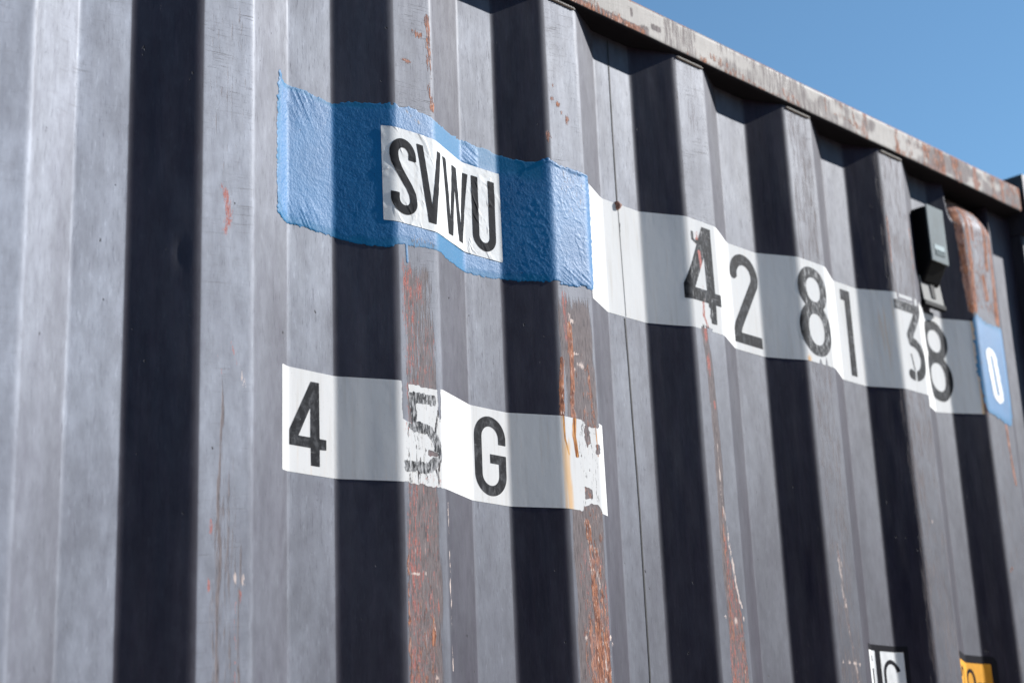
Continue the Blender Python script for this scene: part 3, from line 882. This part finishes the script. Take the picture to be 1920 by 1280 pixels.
f3p = P([(1109, 2556), (1180, 2556), (1145, 2506)] + arc(1149, 2466, 30, 92, -118, 30))
def f3(x, z):
    d = np.maximum(sd_path(x, z, f3p, .017), z - 2.5645)
    n = edge_noise(x, z, 150, .004, 21)
    d = np.maximum(d, -(sd_poly(x, z, P([(1151, 2452), (1154, 2452), (1153, 2425), (1148, 2425)])) + n * .4))
    d = np.minimum(d, sd_poly(x, z, P([(1141, 2474), (1144, 2474), (1151, 2447), (1148, 2446)])) + n * .3)
    return d
def w3(x, z):
    a = np.zeros((len(x), 4)); a[:, 0] = .16 + .26 * sst(2.47, 2.50, z); return a
glyph("digit", f3, (1.107, 1.20, 2.417, 2.568), numband, wear=w3)
glyph("digit", eight(1.279, (1.28, 1.03)), (1.215, 1.320, 2.416, 2.568), numband, wear=const_wear(.04))

# ---- size code band
TORN = [P([(4.5, 2240), (14.5, 2240), (14, 2231), (17, 2205), (19.5, 2185), (13, 2186.5), (5.5, 2189), (4.5, 2205)]), P([(61.5, 2240), (65.6, 2240), (65.2, 2193), (62.5, 2192.5), (60.5, 2222)]),
        P([(13, 2240), (64, 2240), (64, 2233), (50, 2231.5), (13, 2232)]), P([(43, 2158), (48, 2156.5), (60, 2155), (59, 2150), (48, 2150), (43, 2151)]),
        P([(306, 2240), (345, 2240), (345, 2228), (320, 2226), (308, 2234)]), P([(313, 2145), (327, 2145), (326, 2131), (313, 2131)]), P([(337, 2207), (347, 2206), (346, 2193), (340, 2190), (337, 2195)]),
        P([(304, 2110), (345, 2110), (343, 2122), (330, 2124), (308, 2122)]), P([(317, 2240), (327, 2240), (326, 2206), (321, 2198), (318, 2206)])]
def size_f(x, z):
    nb = edge_noise(x, z, 200, .005, 33)
    n2 = edge_noise(x, z, 90, .006, 37)
    rough_b = band(x, .006, .064, .002) + band(x, .30, .345, .003)
    d = np.maximum(np.maximum(z - 2.2342, 2.1145 + nb * rough_b - z), np.maximum(-.148 - x, x - (.358 + (2.235 - z) * .02)))
    for i, t in enumerate(TORN):
        d = np.maximum(d, -(sd_poly(x, z, t) + (nb * .7 if i < 4 else nb + n2)))
    return d
def size_w(x, z):
    a = np.zeros((len(x), 4))
    c0 = band(x, .008, .063, .003)
    a[:, 3] = c0 * (.30 + .30 * vn(x * 150, z * 40, 3) * sst(2.225, 2.17, z))
    a[:, 3] = np.maximum(a[:, 3], band(x, .300, .342, .006) * (.28 + .22 * vn(x * 200, z * 30, 8)))
    a[:, 3] = np.maximum(a[:, 3], .75 * sst(.003, .001, pathd(x, z, P([(55, 2178), (61, 2206)]))))
    a[:, 3] = np.maximum(a[:, 3], .8 * sst(.003, .001, pathd(x, z, P([(63, 2150), (60, 2136)]))))
    a[:, 2] = np.maximum(.46 * blob(x, z, .012, 2.178, .010, .012), .36 * c0 * sst(2.15, 2.12, z))
    gouge = sst(.006, .002, pathd(x, z, P([(300, 2240), (297, 2210), (301, 2186)])))
    g2 = sst(.0028, .0008, pathd(x, z, P([(279, 2240), (280, 2205), (286, 2185)])))
    g3 = sst(.0022, .0006, pathd(x, z, P([(339, 2240), (341, 2190)])))
    a[:, 1] = np.maximum(np.maximum(.95 * gouge, .9 * g2), .7 * g3)
    a[:, 0] = np.maximum(.95 * sst(.010, .002, np.abs(x - .283 - .002 * np.sin(z * 60))) * sst(2.215, 2.19, z), .7 * sst(.005, .001, np.abs(x - .2775)))
    return a
sizeband = decal("size_code_band", size_f, (-.149, .362, 2.11, 2.238), MAT_WHITE, box, .0002, .0012, size_w)
fp4 = rnd_poly(P([(-104.5, 2222), (-92.5, 2222), (-92, 2157), (-82.5, 2157), (-82.5, 2145), (-92, 2144.5), (-92, 2125), (-104.5, 2125), (-104.8, 2145), (-135, 2145), (-135, 2162)]), P([(-105, 2192), (-122, 2157), (-105.3, 2157)]))
glyph("digit", fp4, (-.137, -.081, 2.123, 2.224), sizeband, wear=const_wear(.20), step=.0008)
f5p = P([(57.5, 2217.5), (20.5, 2217.5), (20.5, 2182.5), (36, 2182.5)] + arc(35, 2158.5, 24, 86, -105, 24) + [(7, 2133.5)])
def f5(x, z):
    n = edge_noise(x, z, 260, .004, 53)
    d = sd_path(x, z, f5p, .0122) + n
    for t in TORN[:4]: d = np.maximum(d, -(sd_poly(x, z, t) - .0006))
    return d
glyph("digit", f5, (.005, .064, 2.123, 2.227), sizeband, wear=const_wear(.53), step=.0008)
gpts = P([(197.3, 2190), (197.3, 2199)] + arc(176.5, 2197, 20.8, 0, 180, 24) + arc(176.5, 2151, 20.8, 180, 360, 24) + [(197.3, 2176.5)])
fG = lambda x, z: np.minimum(sd_path(x, z, gpts, .0128), sd_poly(x, z, P([(176, 2176.5), (203, 2176.5), (203, 2165), (176, 2165)])))
glyph("letter", fG, (.148, .205, 2.122, 2.225), sizeband, wear=const_wear(.20), step=.0008)

# ---- hand-brushed blue patch
STK = P([(-14, 2554), (41, 2556), (128, 2556.5), (210.5, 2558), (211, 2434.5), (71, 2433), (-13, 2431.5)])
BL = P([(-158, 2557), (-160, 2460), (-158, 2412), (-154, 2407), (-146, 2405), (-120, 2406), (-94, 2405), (-70, 2404), (-55, 2400), (-30, 2398), (-4, 2399), (8, 2404), (38, 2406), (76, 2410), (111, 2407), (136, 2406), (173, 2408),
        (209, 2411), (243, 2413), (275, 2415), (307, 2415), (330, 2419), (356, 2421), (360, 2515), (361.5, 2573), (354, 2586), (320, 2584), (290, 2585), (276, 2589), (262, 2583), (250, 2579), (230, 2583), (209, 2586), (180, 2588), (158, 2589),
        (141, 2586), (102, 2584), (68, 2584), (50, 2587), (29, 2588), (-2, 2585), (-40, 2581), (-70, 2576), (-92, 2578), (-120, 2580), (-142, 2579), (-149, 2584), (-153, 2594), (-156, 2586)])
def blue_d(x, z):
    d = sd_poly(x, z, BL)
    d = d + edge_noise(x, z, 260, .0045, 63) + edge_noise(x * .22, z, 240, .005, 64)
    drip = np.minimum(sd_path(x, z, P([(17, 2410), (18, 2388), (18, 2384)]), .0036, False, False), 1)
    return np.minimum(d, drip)
def blue_thin(x, z):
    d0 = -sd_poly(x, z, BL)
    n = fbm(x * 40, z * 40, 91, 3)
    n2 = vn(x * 16, z * 9, 92)
    t = sst(.004 + .024 * n2 * n, .002, d0 - .002) * (.35 + .65 * vn(x * 70, z * 50, 93))
    # the bevelled web was painted thin and smooth, the far end is thick to its very edge
    t = np.maximum(t, band(x, .066, .139, .004) * .85)
    t = np.maximum(t, sst(2.55, 2.565, z + .01 * (n - .5)) * band(x, .170, .275, .01) * .8)
    t = t * (1 - .6 * blob(x, z, .157, 2.568, .014, .022))
    t = t * (1 - band(x, .268, .37, .006) * .9) * (1 - band(x, .005, .062, .004) * sst(2.42, 2.44, z) * .9)
    return np.clip(t, 0, 1)
def stroke_h(x, z):
    # ridges left by the brush: slanted at the left end, curved at the lower right
    a = x * .50 - z * .87 + .004 * vn(x * 60, z * 60, 2)
    s = vn((x * .87 + z * .50) * (430 + 0 * x), a * 34, 5) * (.3 + 1.1 * fbm(x * 60, z * 60, 15, 2))
    b = vn((x * .45 + z * .89) * 480, (x * .89 - z * .45) * 24, 6)
    wl = np.clip(sst(-.07, -.11, x) * (sst(2.52, 2.56, z) + sst(2.45, 2.42, z)), 0, 1)
    wr = np.clip(sst(.285, .30, x) * sst(2.455, 2.43, z) + band(x, .143, .172, .004) * sst(2.555, 2.56, z), 0, 1)
    wb = sst(-.145, -.152, x)
    return s * wl + b * wr + wb * .5 * vn(x * 600, z * 60, 3), np.clip(wl + wr, 0, 1)
def blue_off(x, z):
    d0 = -blue_d(x, z)
    th = blue_thin(x, z)
    sh, sw = stroke_h(x, z)
    body = .0003 * (1 - .72 * th)
    lump = .0003 * (fbm(x * 190, z * 170, 44, 3) - .4) * (1 - .85 * th)
    ridge = .0008 * sst(.006, .002, d0) * band(x, .262, .37, .004) * sst(2.56, 2.57, z) * (.4 + vn(x * 180, z * 60, 4))
    rightlip = .0003 * sst(.006, .001, .361 - x)
    flakes = .00022 * sst(.90, .98, 1 - np.abs(2 * fbm(x * 75 + z * 30, z * 42, 85, 3) - 1)) * sst(.20, .26, x)
    o = .0002 + body + lump + ridge + rightlip + flakes + .0007 * sh
    o = o + (.0004 - o) * sst(.003, -.001, sd_poly(x, z, STK))
    return .0002 + (o - .0002) * sst(0, .002, d0 + .0004)
def blue_attr(x, z):
    a = np.zeros((len(x), 4)); a[:, 0] = blue_thin(x, z); a[:, 1] = stroke_h(x, z)[1]
    c = .50 * sst(.005, .001, pathd(x, z, P([(20, 2583), (38, 2573), (50, 2570)])))
    c = np.maximum(c, .46 * band(x, .02, .066, .004) * sst(2.43, 2.415, z)); c = np.maximum(c, .40 * band(x, .29, .345, .01) * sst(2.45, 2.55, z))
    a[:, 3] = c
    return a
decal("blue_paint_patch", blue_d, (-.165, .366, 2.38, 2.60), MAT_BLUE, box, blue_off, .0012, blue_attr)

# ---- white owner-code sticker on the blue
def stk_off(x, z):
    return .0009 + .0004 * sst(.5, .75, fbm(x * 60 + z * 40, z * 50 - x * 20, 7, 2))
st = decal("owner_code_sticker", lambda x, z: sd_poly(x, z, STK), (-.016, .213, 2.429, 2.560), MAT_STICKER, box, stk_off, .0012)
so = lambda x, z: stk_off(x, z) + .0004
Spts = P([(29.3, 2516), (29.3, 2523)] + arc(15.2, 2522, 14.1, 0, 180, 18, 14.2) + [(1.1, 2518), (2.6, 2510), (7, 2501), (15, 2491), (23, 2481), (28.4, 2472), (29.9, 2464)] + arc(15.8, 2462.5, 14.1, 0, -180, 18, 13.2) + [(1.7, 2470)])
zero = lambda x, z: np.zeros((len(x), 4))
glyph("letter", lambda x, z: sd_path(x, z, Spts, .0118), (-.007, .038, 2.441, 2.545), st, so, MAT_GLYPH_NEW, zero, .0007)
glyph("letter", rnd_poly(P([(37, 2542), (47.5, 2542), (60.8, 2466), (72.5, 2542.5), (81.5, 2543.5), (67, 2443), (54.5, 2443)])), (.036, .083, 2.441, 2.546), st, so, MAT_GLYPH_NEW, zero, .0007)
glyph("letter", rnd_poly(P([(87, 2542), (96, 2542.5), (105.5, 2463), (113, 2541), (125, 2541), (133.5, 2465), (143, 2542), (153, 2542), (138, 2443.5), (127.5, 2443.5), (119, 2512), (110.5, 2443.5), (99, 2443)])), (.085, .155, 2.441, 2.545), st, so, MAT_GLYPH_NEW, zero, .0007)
Upts = P([(165, 2543), (165, 2465)] + arc(180, 2463.5, 15, 180, 360, 18, 14.5) + [(195, 2543)])
glyph("letter", lambda x, z: sd_path(x, z, Upts, .0115), (.157, .203, 2.441, 2.545), st, so, MAT_GLYPH_NEW, zero, .0007)

# ---- small blue patch with the check digit on the end corrugation
B2 = P([(1370, 2578), (1377, 2590), (1392, 2586), (1406, 2581), (1430, 2580), (1452, 2579), (1474, 2580), (1478, 2520), (1470, 2440), (1458, 2396), (1441, 2398), (1400, 2405), (1384, 2410), (1376, 2414), (1371, 2460), (1367, 2489)])
def b2d(x, z): return sd_poly(x, z, B2) + edge_noise(x, z, 180, .011, 73) + edge_noise(x, z, 60, .005, 74)
def b2a(x, z):
    a = np.zeros((len(x), 4)); a[:, 0] = .8 * sst(.012, .003, -sd_poly(x, z, B2)); a[:, 3] = .35 * band(x, 1.365, 1.39, .004); return a
p2 = decal("check_digit_patch", b2d, (1.36, 1.482, 2.39, 2.595), MAT_BLUE2, box, .0005, .0014, b2a)
def zero_f(x, z):
    q = x - 1.4185 + (z - 2.483) * .30 * 0 - (2.483 - z) * .12
    d = np.abs(sd_path(q, z, [(0, 2.450), (0, 2.516)], .0001, False, False) - .0105) - .0068
    return d + edge_noise(x, z, 250, .003, 87)
decal("digit", zero_f, (1.38, 1.46, 2.42, 2.545), MAT_ZERO, p2, .0009, .0009)

# ---- white rail-mark plate and amber height sign low down
lx0, lx1, lz0, lz1 = .961, 1.067, 1.860, 1.988
rl = decal("rail_mark", lambda x, z: sd_poly(x, z, [(lx0, lz0), (lx1, lz0), (lx1, lz1), (lx0, lz1)]), (lx0, lx1, lz0, lz1), mat_simple("white_mark_film", (.70, .71, .705), .7, 0, 400, .05), box, .0002, .0014)
decal("border", lambda x, z: np.minimum(np.minimum(sd_poly(x, z, [(lx0, 1.979), (lx1, 1.979), (lx1, lz1), (lx0, lz1)]), sd_poly(x, z, [(1.0595, lz0), (lx1, lz0), (lx1, lz1), (1.0595, lz1)])),
      np.minimum(sd_poly(x, z, [(.9895, lz0), (1.0035, lz0), (1.0035, 1.985), (.9895, 1.985)]), sd_poly(x, z, [(lx0, lz0), (lx1, lz0), (lx1, lz0 + .01), (lx0, lz0 + .01)]))), (lx0, lx1, lz0, lz1), MAT_INK, rl, .0005, .0009)
decal("letter", lambda x, z: np.minimum(sd_path(x, z, [(.9775, 1.972), (.9785, 1.962)], .004), sd_path(x, z, [(.979, 1.952), (.980, 1.885)], .005)), (.97, .988, 1.88, 1.975), MAT_INK, rl, .0005, .0008)
decal("letter", lambda x, z: sd_path(x, z, arc(1.031, 1.944, .0185, 15, 180, 18, .0195) + arc(1.031, 1.902, .0185, 180, 345, 18, .0195), .0066), (1.006, 1.056, 1.876, 1.972), MAT_INK, rl, .0005, .0008)
hx0, hx1, hz0, hz1 = 1.186, 1.336, 1.850, 1.986
def rr(x, z, a, b, c, d, r):
    qx = np.abs(x - (a + b) / 2) - (b - a) / 2 + r; qz = np.abs(z - (c + d) / 2) - (d - c) / 2 + r
    return np.hypot(np.maximum(qx, 0), np.maximum(qz, 0)) + np.minimum(np.maximum(qx, qz), 0) - r
hs = decal("height_sign", lambda x, z: np.maximum(rr(x, z, hx0 - .02, hx1, hz0, hz1, .012), hx0 - x), (hx0, hx1, hz0, hz1), MAT_YEL, box, .0002, .0014)
decal("border", lambda x, z: np.maximum(np.maximum(rr(x, z, hx0 - .02, hx1, hz0, hz1, .012), -rr(x, z, hx0 - .04, 1.3245, hz0 + .01, 1.9735, .003)), hx0 - x), (hx0, hx1, hz0, hz1), MAT_INK, hs, .0005, .0009)
t2 = P([(1189, 1946), (1189, 1950)] + arc(1204, 1948, 14, 170, -30, 16, 13) + [(1192, 1905), (1192, 1898), (1224, 1898)])
decal("digit", lambda x, z: sd_path(x, z, t2, .006), (1.185, 1.228, 1.893, 1.966), MAT_INK, hs, .0005, .0009)
t9 = P(arc(1267, 1944, 12, 0, 360, 28, 17) + [(1279, 1944)] + arc(1267, 1920, 12, 0, -110, 12, 22))
decal("digit", lambda x, z: sd_path(x, z, t9, .006), (1.250, 1.285, 1.893, 1.966), MAT_INK, hs, .0005, .0009)
decal("decimal_point", lambda x, z: np.hypot(x - 1.2325, z - 1.900) - .0035, (1.228, 1.237, 1.895, 1.905), MAT_INK, hs, .0005, .0008)
tm = lambda x, z: np.minimum(np.minimum(sd_path(x, z, P([(1290, 1898), (1290, 1942)]), .0055), sd_path(x, z, P(arc(1296.5, 1931, 6.5, 180, 0, 12, 9)) + P([(1303, 1898)]), .0055)), sd_path(x, z, P(arc(1309.5, 1931, 6.5, 180, 0, 12, 9)) + P([(1316, 1898)]), .0055))
decal("letter", tm, (1.282, 1.321, 1.894, 1.946), MAT_INK, hs, .0005, .0008)

# ================================================================== TRACKING UNIT in the recess left of the end corrugation
dev = bpy.data.objects.new("tracking_unit", None)
COL.objects.link(dev); dev.parent = box; dev.location = (1.2665, 0, 2.68)
dev["label"] = "black electronics box with pale grey lid clipped into a recess"
def dpart(name, V, F, mat, bw=.0, smooth=False):
    V = [(v[0] - 1.2665, v[1], v[2] - 2.68) for v in V]
    o = link_mesh(name, V, F, mat, dev, smooth)
    if bw: bevel(o, bw)
    return o
def prism(pts, x0, x1):
    # pts: (y, z) outline, extruded along x
    n = len(pts)
    V = [(x0, y, z) for y, z in pts] + [(x1, y, z) for y, z in pts]
    F = [tuple(range(n))[::-1], tuple(range(n, 2 * n))] + [(i, (i + 1) % n, n + (i + 1) % n, n + i) for i in range(n)]
    return V, F
FY = -.0068
dx0, dx1 = 1.2395, 1.2945
V, F = prism([(FY + .003, 2.764), (FY + .003, 2.6615), (.018, 2.626), (.0305, 2.626), (.0305, 2.764)], dx0, dx1)
dpart("housing", V, F, MAT_PLASTIC, .005)
V, F = prism([(FY, 2.7655), (FY, 2.6605), (FY + .0027, 2.6605), (FY + .0027, 2.7655)], dx0 - .0004, dx1 + .0004)
dpart("cover", V, F, MAT_COVER, .0013)
V, F = box_mesh(dx0 + .014, dx0 + .043, FY - .0009, FY - .0005 + .0008, 2.6735, 2.6815)
dpart("nameplate", V, F, MAT_PRINT)
V, F = box_mesh(dx0 + .011, dx0 + .044, FY - .0007, FY - .0004 + .0008, 2.6835, 2.6925)
dpart("nameplate", V, F, MAT_PRINTL)
V, F = prism([(.0215, 2.640), (.0165, 2.594), (.0185, 2.594), (.0235, 2.640)], 1.236, 1.302)
dpart("bracket", V, F, MAT_BRACKET, .0006)
V, F = prism([(.0180, 2.6285), (.0158, 2.602), (.0172, 2.602), (.0194, 2.6285)], 1.264, 1.276)
dpart("slot", V, F, MAT_PLASTIC, .0)
V, F = prism([(.0140, 2.5935), (.0140, 2.584), (.0240, 2.584), (.0240, 2.5935)], 1.234, 1.304)
dpart("bracket_lip", V, F, MAT_PLASTIC, .0015)
